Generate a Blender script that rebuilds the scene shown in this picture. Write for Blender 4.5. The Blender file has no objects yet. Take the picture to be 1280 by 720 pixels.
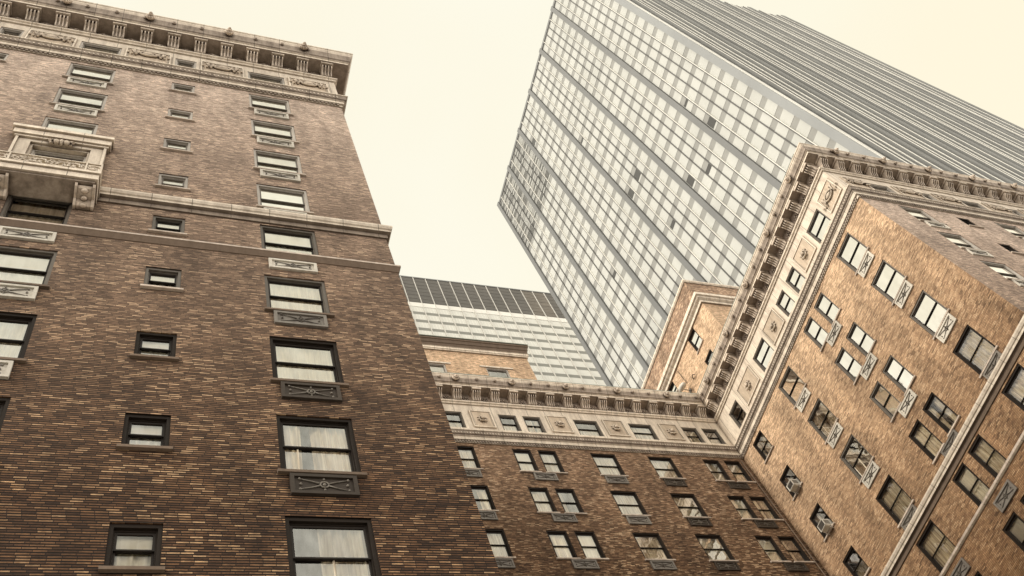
import bpy, math, random
from mathutils import Vector, Matrix
random.seed(11)
EYE = 1.6                      # eye height: every z below is measured from the eye, ground is at -EYE
COL = bpy.context.scene.collection
R90 = -math.pi / 2

# ------------------------------------------------------------------ mesh helper
class MB:
    def __init__(s): s.v = []; s.f = []; s.m = []
    def add(s, vs, fs, mi=0):
        b = len(s.v); s.v += [tuple(p) for p in vs]; s.f += [tuple(i + b for i in f) for f in fs]; s.m += [mi] * len(fs)
    def box(s, x0, x1, y0, y1, z0, z1, mi=0):
        s.add([(x0,y0,z0),(x1,y0,z0),(x1,y1,z0),(x0,y1,z0),(x0,y0,z1),(x1,y0,z1),(x1,y1,z1),(x0,y1,z1)],
              [(0,3,2,1),(4,5,6,7),(0,1,5,4),(1,2,6,5),(2,3,7,6),(3,0,4,7)], mi)
    def quad(s, a, b, c, d, mi=0): s.add([a,b,c,d], [(0,1,2,3)], mi)
    def prism(s, prof, x0, x1, mi=0):           # prof: (y,z) outline, extruded along x
        n = len(prof)
        vs = [(x0,y,z) for y,z in prof] + [(x1,y,z) for y,z in prof]
        fs = [(i,(i+1)%n,(i+1)%n+n,i+n) for i in range(n)] + [tuple(range(n-1,-1,-1)), tuple(range(n,2*n))]
        s.add(vs, fs, mi)
    def tube(s, pts, r, seg=6, mi=0, closed=False):
        pts = [Vector(p) for p in pts]; n = len(pts); vs = []; fs = []
        for i, p in enumerate(pts):
            a = pts[(i-1) % n] if (closed or i > 0) else p
            b = pts[(i+1) % n] if (closed or i < n-1) else p
            d = (b - a).normalized(); u = d.cross(Vector((0,0,1)))
            if u.length < 1e-3: u = d.cross(Vector((0,1,0)))
            u.normalize(); w = d.cross(u)
            rr = r[i] if isinstance(r, (list, tuple)) else r
            for k in range(seg):
                t = 2*math.pi*k/seg; vs.append(p + (u*math.cos(t) + w*math.sin(t))*rr)
        m = n if closed else n-1
        for i in range(m):
            for k in range(seg):
                j = (i+1) % n
                fs.append((i*seg+k, i*seg+(k+1)%seg, j*seg+(k+1)%seg, j*seg+k))
        if not closed: fs += [tuple(range(seg-1,-1,-1)), tuple(range((n-1)*seg, n*seg))]
        s.add(vs, fs, mi)
    def ball(s, c, rx, ry, rz, nu=10, nv=7, mi=0, bump=0.0, rnd=None):
        vs = []; fs = []
        for j in range(1, nv):
            ph = math.pi*j/nv
            for i in range(nu):
                th = 2*math.pi*i/nu; k = 1 + (rnd.uniform(-bump, bump) if rnd else 0)
                vs.append((c[0]+rx*k*math.sin(ph)*math.cos(th), c[1]+ry*k*math.sin(ph)*math.sin(th), c[2]+rz*k*math.cos(ph)))
        t = len(vs); vs += [(c[0],c[1],c[2]+rz), (c[0],c[1],c[2]-rz)]
        for j in range(nv-2):
            for i in range(nu):
                fs.append((j*nu+i, (j+1)*nu+i, (j+1)*nu+(i+1)%nu, j*nu+(i+1)%nu))
        for i in range(nu):
            fs.append((t, i, (i+1)%nu)); fs.append((t+1, (nv-2)*nu+(i+1)%nu, (nv-2)*nu+i))
        s.add(vs, fs, mi)
    def mesh(s, name, mats, smooth=False):
        me = bpy.data.meshes.new(name); me.from_pydata(s.v, [], s.f)
        for m in (mats if isinstance(mats, (list, tuple)) else [mats]): me.materials.append(m)
        for p, mi in zip(me.polygons, s.m): p.material_index = mi; p.use_smooth = smooth
        me.update(); return me

def link(name, data, parent=None, loc=(0,0,0), rz=0.0):
    o = bpy.data.objects.new(name, data); COL.objects.link(o)
    o.parent = parent; o.location = loc; o.rotation_euler = (0,0,rz); return o
def thing(name, label, cat, loc, data=None, group=None):
    o = link(name, data, None, loc); o['label'] = label; o['category'] = cat
    if group: o['group'] = group
    return o
def put(name, data, root, x, y, z, rz=0.0):     # a part of root at a place given in eye-level coordinates
    return link(name, data, root, (x-root.location.x, y-root.location.y, z+EYE-root.location.z), rz)

# ------------------------------------------------------------------ materials
def mat(name):
    m = bpy.data.materials.new(name); m.use_nodes = True; nt = m.node_tree; nt.nodes.clear()
    return m, nt
def N(nt, t, **kw):
    n = nt.nodes.new(t)
    for k, v in kw.items():
        if k in n.inputs: n.inputs[k].default_value = v
        else: setattr(n, k, v)
    return n
def L(nt, a, b): nt.links.new(a, b)
def math_(nt, op, a, b=None, c=None, clamp=False):
    n = nt.nodes.new('ShaderNodeMath'); n.operation = op; n.use_clamp = clamp
    for i, v in enumerate((a, b, c)):
        if v is None: continue
        if isinstance(v, (int, float)): n.inputs[i].default_value = v
        else: nt.links.new(v, n.inputs[i])
    return n.outputs[0]
def mix_(nt, fac, a, b, blend='MIX'):
    n = nt.nodes.new('ShaderNodeMix'); n.data_type = 'RGBA'; n.blend_type = blend
    for i, v in ((0, fac), (6, a), (7, b)):
        if isinstance(v, (int, float)): n.inputs[i].default_value = v
        elif isinstance(v, (tuple, list)): n.inputs[i].default_value = (*v[:3], 1)
        else: nt.links.new(v, n.inputs[i])
    return n.outputs[2]
def ramp_(nt, fac, stops):
    n = nt.nodes.new('ShaderNodeValToRGB'); cr = n.color_ramp
    while len(cr.elements) < len(stops): cr.elements.new(0.5)
    for e, (p, c) in zip(cr.elements, stops): e.position = p; e.color = (*c, 1) if len(c) == 3 else c
    nt.links.new(fac, n.inputs[0]); return n.outputs[0]
def noise_(nt, vec, scale, detail=3, rough=.55):
    n = N(nt, 'ShaderNodeTexNoise', Scale=scale, Detail=detail, Roughness=rough)
    if vec is not None: L(nt, vec, n.inputs['Vector'])
    return n.outputs[0]

def ao_darken(nt, col, dist, dark, lo=.25, hi=.85):  # ambient occlusion baked into the colour: creases and undersides shaded darker
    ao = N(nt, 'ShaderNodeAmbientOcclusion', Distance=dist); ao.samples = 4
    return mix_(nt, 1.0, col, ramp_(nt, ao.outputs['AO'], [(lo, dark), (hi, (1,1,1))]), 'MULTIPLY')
def brick(name, stops, mortar_lo, mortar_hi, pale, pale_amt, z_lo, z_hi, gain=1.0, bump=.6, grit=(4.2,17), low=(1,1,1), mort=.019, gritamt=.85):
    m, nt = mat(name)
    geo = N(nt, 'ShaderNodeNewGeometry'); sp = N(nt, 'ShaderNodeSeparateXYZ'); L(nt, geo.outputs['Position'], sp.inputs[0])
    sn = N(nt, 'ShaderNodeSeparateXYZ'); L(nt, geo.outputs['True Normal'], sn.inputs[0])
    isx = math_(nt, 'GREATER_THAN', math_(nt, 'ABSOLUTE', sn.outputs[0]), .5)
    u = math_(nt, 'ADD', math_(nt, 'MULTIPLY', sp.outputs[1], isx), math_(nt, 'MULTIPLY', sp.outputs[0], math_(nt, 'SUBTRACT', 1.0, isx)))
    wob = noise_(nt, geo.outputs['Position'], 1.3, 2)
    v = math_(nt, 'ADD', sp.outputs[2], math_(nt, 'MULTIPLY', math_(nt, 'SUBTRACT', wob, .5), .003))
    wr = N(nt, 'ShaderNodeTexWhiteNoise'); wr.noise_dimensions = '1D'; L(nt, math_(nt, 'FLOOR', math_(nt, 'DIVIDE', v, .0677)), wr.inputs['W'])
    u = math_(nt, 'ADD', u, math_(nt, 'MULTIPLY', wr.outputs[0], 3.1))
    cb = N(nt, 'ShaderNodeCombineXYZ'); L(nt, math_(nt, 'MULTIPLY', u, 3.0), cb.inputs[0]); L(nt, v, cb.inputs[1])
    bt = N(nt, 'ShaderNodeTexBrick', Scale=1.0, Bias=0.0)
    bt.offset = 0.0; bt.inputs['Brick Width'].default_value = .235*3; bt.inputs['Row Height'].default_value = .0677
    bt.inputs['Mortar Size'].default_value = mort; bt.inputs['Mortar Smooth'].default_value = .25
    bt.inputs['Color1'].default_value = (0,0,0,1); bt.inputs['Color2'].default_value = (1,1,1,1); bt.inputs['Mortar'].default_value = (.5,.5,.5,1)
    L(nt, cb.outputs[0], bt.inputs['Vector'])
    # per brick random value, shifted by broad weather patches
    mp = N(nt, 'ShaderNodeMapping'); L(nt, geo.outputs['Position'], mp.inputs[0]); mp.inputs['Scale'].default_value = (1,1,.35)
    patch = noise_(nt, mp.outputs[0], .35, 4, .6); blot = noise_(nt, geo.outputs['Position'], 3.2, 3, .7)
    t = math_(nt, 'ADD', bt.outputs[0], math_(nt, 'MULTIPLY', math_(nt, 'SUBTRACT', patch, .5), .5))
    t = math_(nt, 'ADD', t, math_(nt, 'MULTIPLY', math_(nt, 'SUBTRACT', blot, .5), .5), clamp=True)
    col = ramp_(nt, t, stops)
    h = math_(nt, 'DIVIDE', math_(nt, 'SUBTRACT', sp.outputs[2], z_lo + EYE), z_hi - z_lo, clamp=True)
    hp = math_(nt, 'MULTIPLY', h, pale_amt)  # paler with height: aerial haze put into the brick colour
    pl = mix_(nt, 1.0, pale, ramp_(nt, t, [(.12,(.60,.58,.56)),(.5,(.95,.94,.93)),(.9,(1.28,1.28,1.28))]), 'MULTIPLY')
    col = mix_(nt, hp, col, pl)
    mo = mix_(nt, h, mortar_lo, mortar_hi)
    col = mix_(nt, bt.outputs[1], col, mo)
    soot_shade = ramp_(nt, noise_(nt, mp.outputs[0], .8, 5, .65), [(.3, (.55,.55,.55)), (.62, (1,1,1))])
    col = mix_(nt, 1.0, col, soot_shade, 'MULTIPLY')
    # fine grit
    mg = N(nt, 'ShaderNodeMapping'); L(nt, geo.outputs['Position'], mg.inputs[0]); mg.inputs['Scale'].default_value = (grit[0],grit[0],grit[1])
    gr = ramp_(nt, noise_(nt, mg.outputs[0], 1.5, 3, .75), [(.28, (.45,.44,.43)), (.5, (1,1,1)), (.74, (1.75,1.68,1.58))])
    col = mix_(nt, gritamt, col, gr, 'MULTIPLY')
    if low != (1,1,1): col = mix_(nt, 1.0, col, mix_(nt, h, low, (1,1,1)), 'MULTIPLY')  # lower wall darkened in colour, standing in for street shade
    col = ao_darken(nt, col, .5, (.30,.26,.23), .35, .95)
    if gain != 1: col = mix_(nt, 1.0, col, (gain,)*3, 'MULTIPLY')
    b = N(nt, 'ShaderNodeBsdfPrincipled', Roughness=.85); b.inputs['Specular IOR Level'].default_value = .25
    L(nt, col, b.inputs['Base Color'])
    hgt = math_(nt, 'SUBTRACT', math_(nt, 'ADD', math_(nt, 'MULTIPLY', bt.outputs[0], .5), math_(nt, 'MULTIPLY', blot, .6)), bt.outputs[1])
    bp = N(nt, 'ShaderNodeBump', Strength=bump, Distance=.012); L(nt, hgt, bp.inputs['Height']); L(nt, bp.outputs[0], b.inputs['Normal'])
    o = N(nt, 'ShaderNodeOutputMaterial'); L(nt, b.outputs[0], o.inputs[0]); return m

def stone(name, c, rough=.75, dirt=.5, dirt_col=(.09,.065,.045), metal=0.0, joints=0.0, scale=1.0, streak=True, spec=.35, ao=None):
    m, nt = mat(name)
    geo = N(nt, 'ShaderNodeNewGeometry'); oi = N(nt, 'ShaderNodeObjectInfo')
    mp = N(nt, 'ShaderNodeMapping'); L(nt, geo.outputs['Position'], mp.inputs[0]); mp.inputs['Scale'].default_value = (3,3,.6) if streak else (2,2,2)
    d = ramp_(nt, noise_(nt, mp.outputs[0], 1.1*scale, 5, .65), [(.38, (0,0,0)), (.72, (1,1,1))])
    f = noise_(nt, geo.outputs['Position'], 14*scale, 3, .7)
    col = mix_(nt, math_(nt, 'MULTIPLY', d, dirt), c, dirt_col)
    col = mix_(nt, .55, col, ramp_(nt, f, [(.25, (.72,.72,.72)), (.75, (1.2,1.2,1.2))]), 'MULTIPLY')
    rnd = math_(nt, 'ADD', math_(nt, 'MULTIPLY', oi.outputs['Random'], .25), .86)
    cx = N(nt, 'ShaderNodeCombineXYZ'); [L(nt, rnd, cx.inputs[i]) for i in range(3)]
    col = mix_(nt, 1.0, col, cx.outputs[0], 'MULTIPLY')
    if ao: col = ao_darken(nt, col, ao, (.16,.115,.085), .30, .92)
    if joints:
        sp = N(nt, 'ShaderNodeSeparateXYZ'); L(nt, geo.outputs['Position'], sp.inputs[0])
        sn = N(nt, 'ShaderNodeSeparateXYZ'); L(nt, geo.outputs['True Normal'], sn.inputs[0])
        ax = math_(nt, 'ABSOLUTE', sn.outputs[0]); ay = math_(nt, 'ABSOLUTE', sn.outputs[1]); isx = math_(nt, 'GREATER_THAN', ax, ay)
        s = math_(nt, 'ADD', math_(nt, 'MULTIPLY', sp.outputs[1], isx), math_(nt, 'MULTIPLY', sp.outputs[0], math_(nt, 'SUBTRACT', 1.0, isx)))
        j = math_(nt, 'LESS_THAN', math_(nt, 'FRACT', math_(nt, 'DIVIDE', math_(nt, 'ADD', s, 100.0), joints)), .022/joints)
        j = math_(nt, 'MULTIPLY', j, math_(nt, 'GREATER_THAN', math_(nt, 'MAXIMUM', ax, ay), .2))
        col = mix_(nt, math_(nt, 'MULTIPLY', j, .75), col, (.05,.04,.03))
    b = N(nt, 'ShaderNodeBsdfPrincipled', Roughness=rough, Metallic=metal); b.inputs['Specular IOR Level'].default_value = spec
    L(nt, col, b.inputs['Base Color'])
    bp = N(nt, 'ShaderNodeBump', Strength=.25, Distance=.01); L(nt, f, bp.inputs['Height']); L(nt, bp.outputs[0], b.inputs['Normal'])
    o = N(nt, 'ShaderNodeOutputMaterial'); L(nt, b.outputs[0], o.inputs[0]); return m

def glass(name, base, mult, wob=.12, tint=(1,1,1), dust=.5):
    m, nt = mat(name)
    geo = N(nt, 'ShaderNodeNewGeometry'); oi = N(nt, 'ShaderNodeObjectInfo')
    off = N(nt, 'ShaderNodeVectorMath'); off.operation = 'ADD'; L(nt, geo.outputs['Position'], off.inputs[0]); L(nt, oi.outputs['Random'], off.inputs[1])
    bp = N(nt, 'ShaderNodeBump', Strength=wob, Distance=.05); L(nt, noise_(nt, off.outputs[0], 1.7, 1, .4), bp.inputs['Height'])
    fr = N(nt, 'ShaderNodeFresnel', IOR=1.5)
    fac = math_(nt, 'ADD', math_(nt, 'MULTIPLY', fr.outputs[0], mult), base, clamp=True)
    sm = N(nt, 'ShaderNodeMapping'); L(nt, off.outputs[0], sm.inputs[0]); sm.inputs['Scale'].default_value = (2.2,2.2,.9)
    fac = math_(nt, 'ADD', fac, math_(nt, 'MULTIPLY', math_(nt, 'SUBTRACT', noise_(nt, sm.outputs[0], 1.2, 4, .6), .5), dust), clamp=True)
    tr = N(nt, 'ShaderNodeBsdfTransparent'); tr.inputs[0].default_value = (1,.98,.92,1)
    gl = N(nt, 'ShaderNodeBsdfGlossy', Roughness=.02); gl.inputs[0].default_value = (*tint, 1); L(nt, bp.outputs[0], gl.inputs['Normal'])
    mx = N(nt, 'ShaderNodeMixShader'); L(nt, fac, mx.inputs[0]); L(nt, tr.outputs[0], mx.inputs[1]); L(nt, gl.outputs[0], mx.inputs[2])
    o = N(nt, 'ShaderNodeOutputMaterial'); L(nt, mx.outputs[0], o.inputs[0]); return m

def cloth(name, c, dark):
    m, nt = mat(name)
    tc = N(nt, 'ShaderNodeTexCoord'); oi = N(nt, 'ShaderNodeObjectInfo')
    off = N(nt, 'ShaderNodeVectorMath'); off.operation = 'ADD'; L(nt, tc.outputs['Object'], off.inputs[0]); L(nt, math_(nt, 'MULTIPLY', oi.outputs['Random'], 37.0), off.inputs[1])
    mp = N(nt, 'ShaderNodeMapping'); L(nt, off.outputs[0], mp.inputs[0]); mp.inputs['Scale'].default_value = (7,1,.25)
    n = noise_(nt, mp.outputs[0], 1.4, 4, .65)
    col = mix_(nt, ramp_(nt, n, [(.38,(0,0,0)),(.62,(1,1,1))]), dark, c)
    rnd = math_(nt, 'ADD', math_(nt, 'MULTIPLY', oi.outputs['Random'], .35), .75)
    cx = N(nt, 'ShaderNodeCombineXYZ'); [L(nt, rnd, cx.inputs[i]) for i in range(3)]
    col = mix_(nt, 1.0, col, cx.outputs[0], 'MULTIPLY')
    d = N(nt, 'ShaderNodeBsdfDiffuse'); L(nt, col, d.inputs[0])
    t = N(nt, 'ShaderNodeBsdfTranslucent'); L(nt, col, t.inputs[0])
    mx = N(nt, 'ShaderNodeMixShader'); mx.inputs[0].default_value = .06; L(nt, d.outputs[0], mx.inputs[1]); L(nt, t.outputs[0], mx.inputs[2])
    o = N(nt, 'ShaderNodeOutputMaterial'); L(nt, mx.outputs[0], o.inputs[0]); return m

def facade(name, c, rough, var=.1, spec=.5, streak=0.0, metal=0.0, axis_cells=None):
    m, nt = mat(name)
    geo = N(nt, 'ShaderNodeNewGeometry')
    col = mix_(nt, .8, c, ramp_(nt, noise_(nt, geo.outputs['Position'], .13, 4, .6), [(.3, (1-var,)*3), (.7, (1+var,)*3)]), 'MULTIPLY')
    if axis_cells:      # slightly different pane colours cell by cell
        dv = N(nt, 'ShaderNodeVectorMath'); dv.operation = 'DIVIDE'; L(nt, geo.outputs['Position'], dv.inputs[0]); dv.inputs[1].default_value = axis_cells
        fl = N(nt, 'ShaderNodeVectorMath'); fl.operation = 'FLOOR'; L(nt, dv.outputs[0], fl.inputs[0])
        wn = N(nt, 'ShaderNodeTexWhiteNoise'); L(nt, fl.outputs[0], wn.inputs[0])
        col = mix_(nt, .9, col, ramp_(nt, wn.outputs[0], [(0,(.78,.78,.76)),(.5,(1,1,1)),(1,(1.12,1.12,1.1))]), 'MULTIPLY')
    if streak:
        mp = N(nt, 'ShaderNodeMapping'); L(nt, geo.outputs['Position'], mp.inputs[0]); mp.inputs['Scale'].default_value = (.12,.12,2.2)
        col = mix_(nt, streak, col, ramp_(nt, noise_(nt, mp.outputs[0], 1.0, 4, .7), [(.3,(.5,.5,.5)),(.7,(1.5,1.48,1.42))]), 'MULTIPLY')
    b = N(nt, 'ShaderNodeBsdfPrincipled', Roughness=rough, Metallic=metal); b.inputs['Specular IOR Level'].default_value = spec
    L(nt, col, b.inputs['Base Color'])
    o = N(nt, 'ShaderNodeOutputMaterial'); L(nt, b.outputs[0], o.inputs[0]); return m

B_STOPS = [(0,(.075,.048,.032)),(.25,(.15,.094,.060)),(.55,(.23,.150,.095)),(.8,(.34,.235,.150)),(1,(.74,.60,.43))]
T_STOPS = [(0,(.17,.105,.066)),(.14,(.36,.23,.145)),(.5,(.455,.297,.175)),(.8,(.53,.36,.22)),(1,(.70,.53,.36))]
M = dict(
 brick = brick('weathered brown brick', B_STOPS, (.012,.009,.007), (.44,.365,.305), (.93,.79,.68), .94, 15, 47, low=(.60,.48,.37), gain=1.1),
 brick_tan = brick('tan court brick', T_STOPS, (.09,.055,.035), (.36,.25,.16), (.78,.585,.40), .6, 22, 42, bump=1.0, gain=1.25, grit=(4.5,11), low=(.46,.39,.31), mort=.010, gritamt=.5),  # court-face copy of the brick, side sunlight put into its colour
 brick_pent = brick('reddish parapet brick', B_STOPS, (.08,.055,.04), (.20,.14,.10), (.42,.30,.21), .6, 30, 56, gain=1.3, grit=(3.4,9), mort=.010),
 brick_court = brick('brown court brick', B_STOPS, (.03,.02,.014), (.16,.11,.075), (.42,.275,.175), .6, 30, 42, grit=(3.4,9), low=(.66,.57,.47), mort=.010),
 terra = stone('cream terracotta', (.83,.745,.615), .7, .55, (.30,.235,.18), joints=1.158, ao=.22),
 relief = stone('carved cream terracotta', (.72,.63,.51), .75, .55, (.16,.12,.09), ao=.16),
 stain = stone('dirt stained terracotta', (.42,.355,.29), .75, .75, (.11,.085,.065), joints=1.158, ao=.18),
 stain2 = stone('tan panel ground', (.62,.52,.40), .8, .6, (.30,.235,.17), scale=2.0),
 soot_shade = stone('shade toned terracotta soffit', (.38,.315,.26), .85, .6, (.10,.08,.06)),  # soffit and bracket recesses: shade put into a darker base colour
 rail_shade = stone('shade brown stone', (.075,.054,.038), .85, .5),  # backing behind the balcony rail, shade put into its colour
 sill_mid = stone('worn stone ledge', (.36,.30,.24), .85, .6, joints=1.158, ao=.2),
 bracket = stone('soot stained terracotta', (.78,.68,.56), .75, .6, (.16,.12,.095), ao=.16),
 sill = stone('brown stone sill', (.17,.125,.09), .85, .5),
 sill_pale = stone('pale stone sill', (.58,.50,.42), .85, .5),
 iron = stone('dark painted iron', (.055,.044,.034), .55, .4, (.025,.018,.013), spec=.2),
 iron_mid = stone('grey painted iron', (.20,.185,.16), .55, .5, (.08,.06,.05)),
 iron_pale = stone('pale painted iron', (.64,.61,.53), .55, .35, (.16,.13,.10)),
 orn = stone('bare rubbed metal', (.20,.18,.15), .45, .4, (.05,.04,.03)),
 orn_dark = stone('black painted metal', (.12,.105,.085), .5, .4, (.03,.025,.02)),
 wframe = stone('brown window steel', (.019,.0135,.0095), .6, .4, (.012,.009,.007), spec=.15),
 wframe_mid = stone('grey brown window steel', (.13,.115,.095), .45, .4, (.06,.05,.04)),
 wframe_pale = stone('grey window steel', (.48,.45,.40), .5, .4, (.12,.10,.085)),
 wsash = stone('black sash paint', (.018,.014,.011), .5, .3, (.012,.010,.008), spec=.2),
 glass = glass('old sash glass', .25, 1.6), glass_sky = glass('coated sash glass', .78, 1.2, .05, (1,.99,.94)), glass_clear = glass('clear sash glass', .07, 1.3), glass_mid = glass('grey sash glass', .45, 1.4, .10, (1,.985,.93)),
 curtain = cloth('cream sheer curtain', (1.0,.935,.76), (.50,.40,.28)),
 shade = cloth('cream roller shade', (.97,.945,.83), (.88,.84,.71)),
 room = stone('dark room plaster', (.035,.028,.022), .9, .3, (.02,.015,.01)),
 roof = stone('roof felt', (.10,.095,.09), .9, .4),
 copper = stone('weathered copper flashing', (.30,.33,.28), .6, .5, (.12,.12,.10)),
 t_glass = facade('bright curtain wall glass', (.49,.505,.475), .22, .10, .35),
 t_glass2 = facade('shaded curtain wall glass', (.11,.115,.11), .35, .1, .2),  # darker copy of the tower glass, street-face dimness put into its colour
 t_dark = facade('open dark window', (.05,.05,.048), .25),
 t_span = facade('grey spandrel glass', (.275,.28,.262), .35, .12, .3),
 t_pier = facade('grey aluminium pier', (.145,.152,.150), .45, .1, streak=.0),
 t_mull = facade('pale aluminium mullion', (.74,.74,.68), .35, .1),
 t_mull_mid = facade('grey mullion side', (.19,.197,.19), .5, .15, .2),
 t_mull_dark = facade('dark mullion and shade line', (.06,.06,.057), .5, .1),
 t_cap = facade('pale aluminium corner strip', (.25,.265,.265), .35, .1),
 o_louvre = facade('smoked louvre glass', (.085,.08,.072), .35, .2, .4, streak=.6),
 o_louvre_b = facade('brownish louvre glass', (.13,.115,.095), .35, .2, .4, streak=.8),
 o_glass = facade('pale ribbon glass', (.62,.63,.575), .25, .03, .3),
 o_span = facade('grey green spandrel', (.20,.205,.18), .4, .12),
 o_mull = facade('white mullion', (.55,.545,.50), .4, .05),
 ac_white = stone('white enamel', (.70,.68,.60), .45, .3, (.3,.25,.2)),
 ac_dark = stone('dark grille', (.05,.045,.04), .5, .2),
 asphalt = stone('asphalt', (.11,.105,.10), .9, .4, streak=False), concrete = stone('concrete paving', (.50,.47,.43), .9, .4, (.15,.14,.13), streak=False),
)

# ------------------------------------------------------------------ setting: ground, roadway, pavement
g = MB(); g.quad((-900,-900,0),(900,-900,0),(900,900,0),(-900,900,0))
o = link('ground', g.mesh('ground', M['asphalt'])); o['kind'] = 'structure'
g = MB(); g.box(-200,200,-14,-2,-.2,.004); o = link('road', g.mesh('road', M['asphalt'])); o['kind'] = 'structure'
g = MB(); g.box(-200,200,-1.8,32,-.2,.13); g.box(-200,200,-2.0,-1.803,-.2,.135)
o = link('pavement', g.mesh('pavement', M['concrete'])); o['kind'] = 'structure'

# ------------------------------------------------------------------ facade pieces (local: x right, y into the wall, z up)
def wall_mesh(mb, T, u0, u1, z0, z1, opens, depth=.24, mi=0, rmi=None):
    us = sorted({u0, u1, *[a for o in opens for a in o[:2] if u0 < a < u1]})
    zs = sorted({z0, z1, *[a for o in opens for a in o[2:4] if z0 < a < z1]})
    for i in range(len(us)-1):
        for j in range(len(zs)-1):
            cu = (us[i]+us[i+1])/2; cz = (zs[j]+zs[j+1])/2
            if any(o[0] < cu < o[1] and o[2] < cz < o[3] for o in opens): continue
            mb.quad(T(us[i],0,zs[j]), T(us[i+1],0,zs[j]), T(us[i+1],0,zs[j+1]), T(us[i],0,zs[j+1]), mi)
    r = mi if rmi is None else rmi
    for a, b, c, d in opens:
        mb.quad(T(a,0,c), T(a,depth,c), T(a,depth,d), T(a,0,d), r); mb.quad(T(b,0,c), T(b,0,d), T(b,depth,d), T(b,depth,c), r)
        mb.quad(T(a,0,d), T(a,depth,d), T(b,depth,d), T(b,0,d), r); mb.quad(T(a,0,c), T(b,0,c), T(b,depth,c), T(a,depth,c), r)
def Tf(c): return lambda u, d, z: (u, c+d, z)          # faces the street (-Y)
def Ts(c): return lambda u, d, z: (c+d, u, z)          # faces the court (-X)

def sweep(mb, path, normals, prof, mi=0):              # prof: (projection, z) list; path mitred at its corners
    rows = []
    for p, z in prof:
        pts = []
        for i, (x, y) in enumerate(path):
            ns = [normals[k] for k in (i-1, i) if 0 <= k < len(normals)]
            ox = sum(n[0] for n in ns); oy = sum(n[1] for n in ns)
            if len(ns) == 2 and ns[0] == ns[1]: ox /= 2; oy /= 2
            pts.append((x+ox*p, y+oy*p, z))
        rows.append(pts)
    n = len(path); vs = [p for r in rows for p in r]
    fs = [(j*n+i, j*n+i+1, (j+1)*n+i+1, (j+1)*n+i) for j in range(len(rows)-1) for i in range(n-1)]
    fs += [tuple(j*n for j in range(len(rows))), tuple(j*n+n-1 for j in range(len(rows)))]
    mb.add(vs, fs, mi)

cache = {}
def cached(key, fn):
    if key not in cache: cache[key] = fn()
    return cache[key]
def m_frame(w, h, mt):
    def f():
        b = MB(); a = w/2-.003; e = .075
        b.box(-a,-a+e,.035,.23,0,h); b.box(a-e,a,.035,.23,0,h); b.box(-a+e,a-e,.035,.23,h-e-.02,h-.003); b.box(-a+e,a-e,.06,.23,.004,.045)
        b.box(-a+e,-a+e+.03,.10,.20,.045,h-e-.02); b.box(a-e-.03,a-e,.10,.20,.045,h-e-.02); b.box(-a+e+.03,a-e-.03,.10,.20,h-e-.06,h-e-.02)
        return b.mesh('window_frame', M[mt])
    return cached(('f',w,h,mt), f)
def m_sash(w, h, upper, split=.5, sm='wsash'):
    def f():
        b = MB(); a = w/2-.11; z0, z1 = (.05, h*split+.02) if not upper else (h*split-.02, h-.14)
        y0, y1 = (.115,.155) if upper else (.162,.20); s = .045
        b.box(-a,-a+s,y0,y1,z0,z1); b.box(a-s,a,y0,y1,z0,z1); b.box(-a+s,a-s,y0,y1,z0,z0+(.05 if not upper else .036)); b.box(-a+s,a-s,y0,y1,z1-(.05 if upper else .036),z1)
        return b.mesh('sash', M[sm])
    return cached(('s',w,h,upper,split,sm), f)
def m_pane(w, h, upper, gm, split=.5):
    def f():
        b = MB(); a = w/2-.15; z0, z1 = (.10, h*split-.016) if not upper else (h*split+.016, h-.19); y = .135 if upper else .181
        b.quad((-a,y,z0),(a,y,z0),(a,y,z1),(-a,y,z1)); return b.mesh('pane', M[gm])
    return cached(('p',w,h,upper,gm,split), f)
def m_curtain(w, h, kind, seed):
    def f():
        r = random.Random(seed*7+3); b = MB()
        def drape(x0, x1, z0, z1, y, amp=.030, gather=0.0):
            n = max(10, int((x1-x0)*34)); ph = r.uniform(0,6); top = []; bot = []
            for i in range(n+1):
                x = x0+(x1-x0)*i/n
                yy = y+amp*(math.sin(x*31+ph)+.6*math.sin(x*53+ph*2)+.5*math.sin(x*13+ph))
                top.append((x,yy,z1)); bot.append((x+gather*(x-x0),yy+amp*.4*math.sin(x*23+ph),z0))
            top = [(x_, y_-.09, z_) for x_, y_, z_ in top]; bot = [(x_, y_-.09, z_) for x_, y_, z_ in bot]
            b.add(top+bot, [(i,i+1,n+2+i,n+1+i) for i in range(n)])
        a = w/2-.02
        if kind == 'full': drape(-a,a,-.1,h+.3,.34)
        elif kind == 'parted':
            g_ = r.uniform(-.2,.2)*w; drape(-a,g_-.06*w,-.1,h+.3,.33,.05,-.12); drape(g_+.06*w,a,-.1,h+.3,.35,.05,.1)
        elif kind == 'side': drape(-a, a*r.uniform(-.3,.3),-.1,h+.3,.34,.05)
        elif kind == 'right': drape(-a*.25,a,-.1,h+.3,.34,.05)
        elif kind == 'half': drape(-a,a,-.1,h*.55,.34)
        elif kind == 'shade': drape(-a,a,h*r.uniform(.0,.12),h+.3,.305,.004)
        elif kind == 'upper': drape(-a,a,h*.62,h+.3,.305,.004)
        elif kind == 'shade_half': drape(-a,a,h*r.uniform(.42,.6),h+.3,.305,.004); drape(-a,a,-.1,h*.6,.36)
        return b.mesh('curtain', M['shade' if kind.startswith('shade') else 'curtain'], True)
    return cached(('c',w,h,kind,seed), f)
def m_sill(w, mt):
    def f():
        b = MB(); a = w/2+.075; b.prism([(-.085,-.10),(.10,-.10),(.10,.0),(.0,.0),(-.085,-.022)], -a, a); return b.mesh('sill', M[mt])
    return cached(('sill',w,mt), f)
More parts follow.
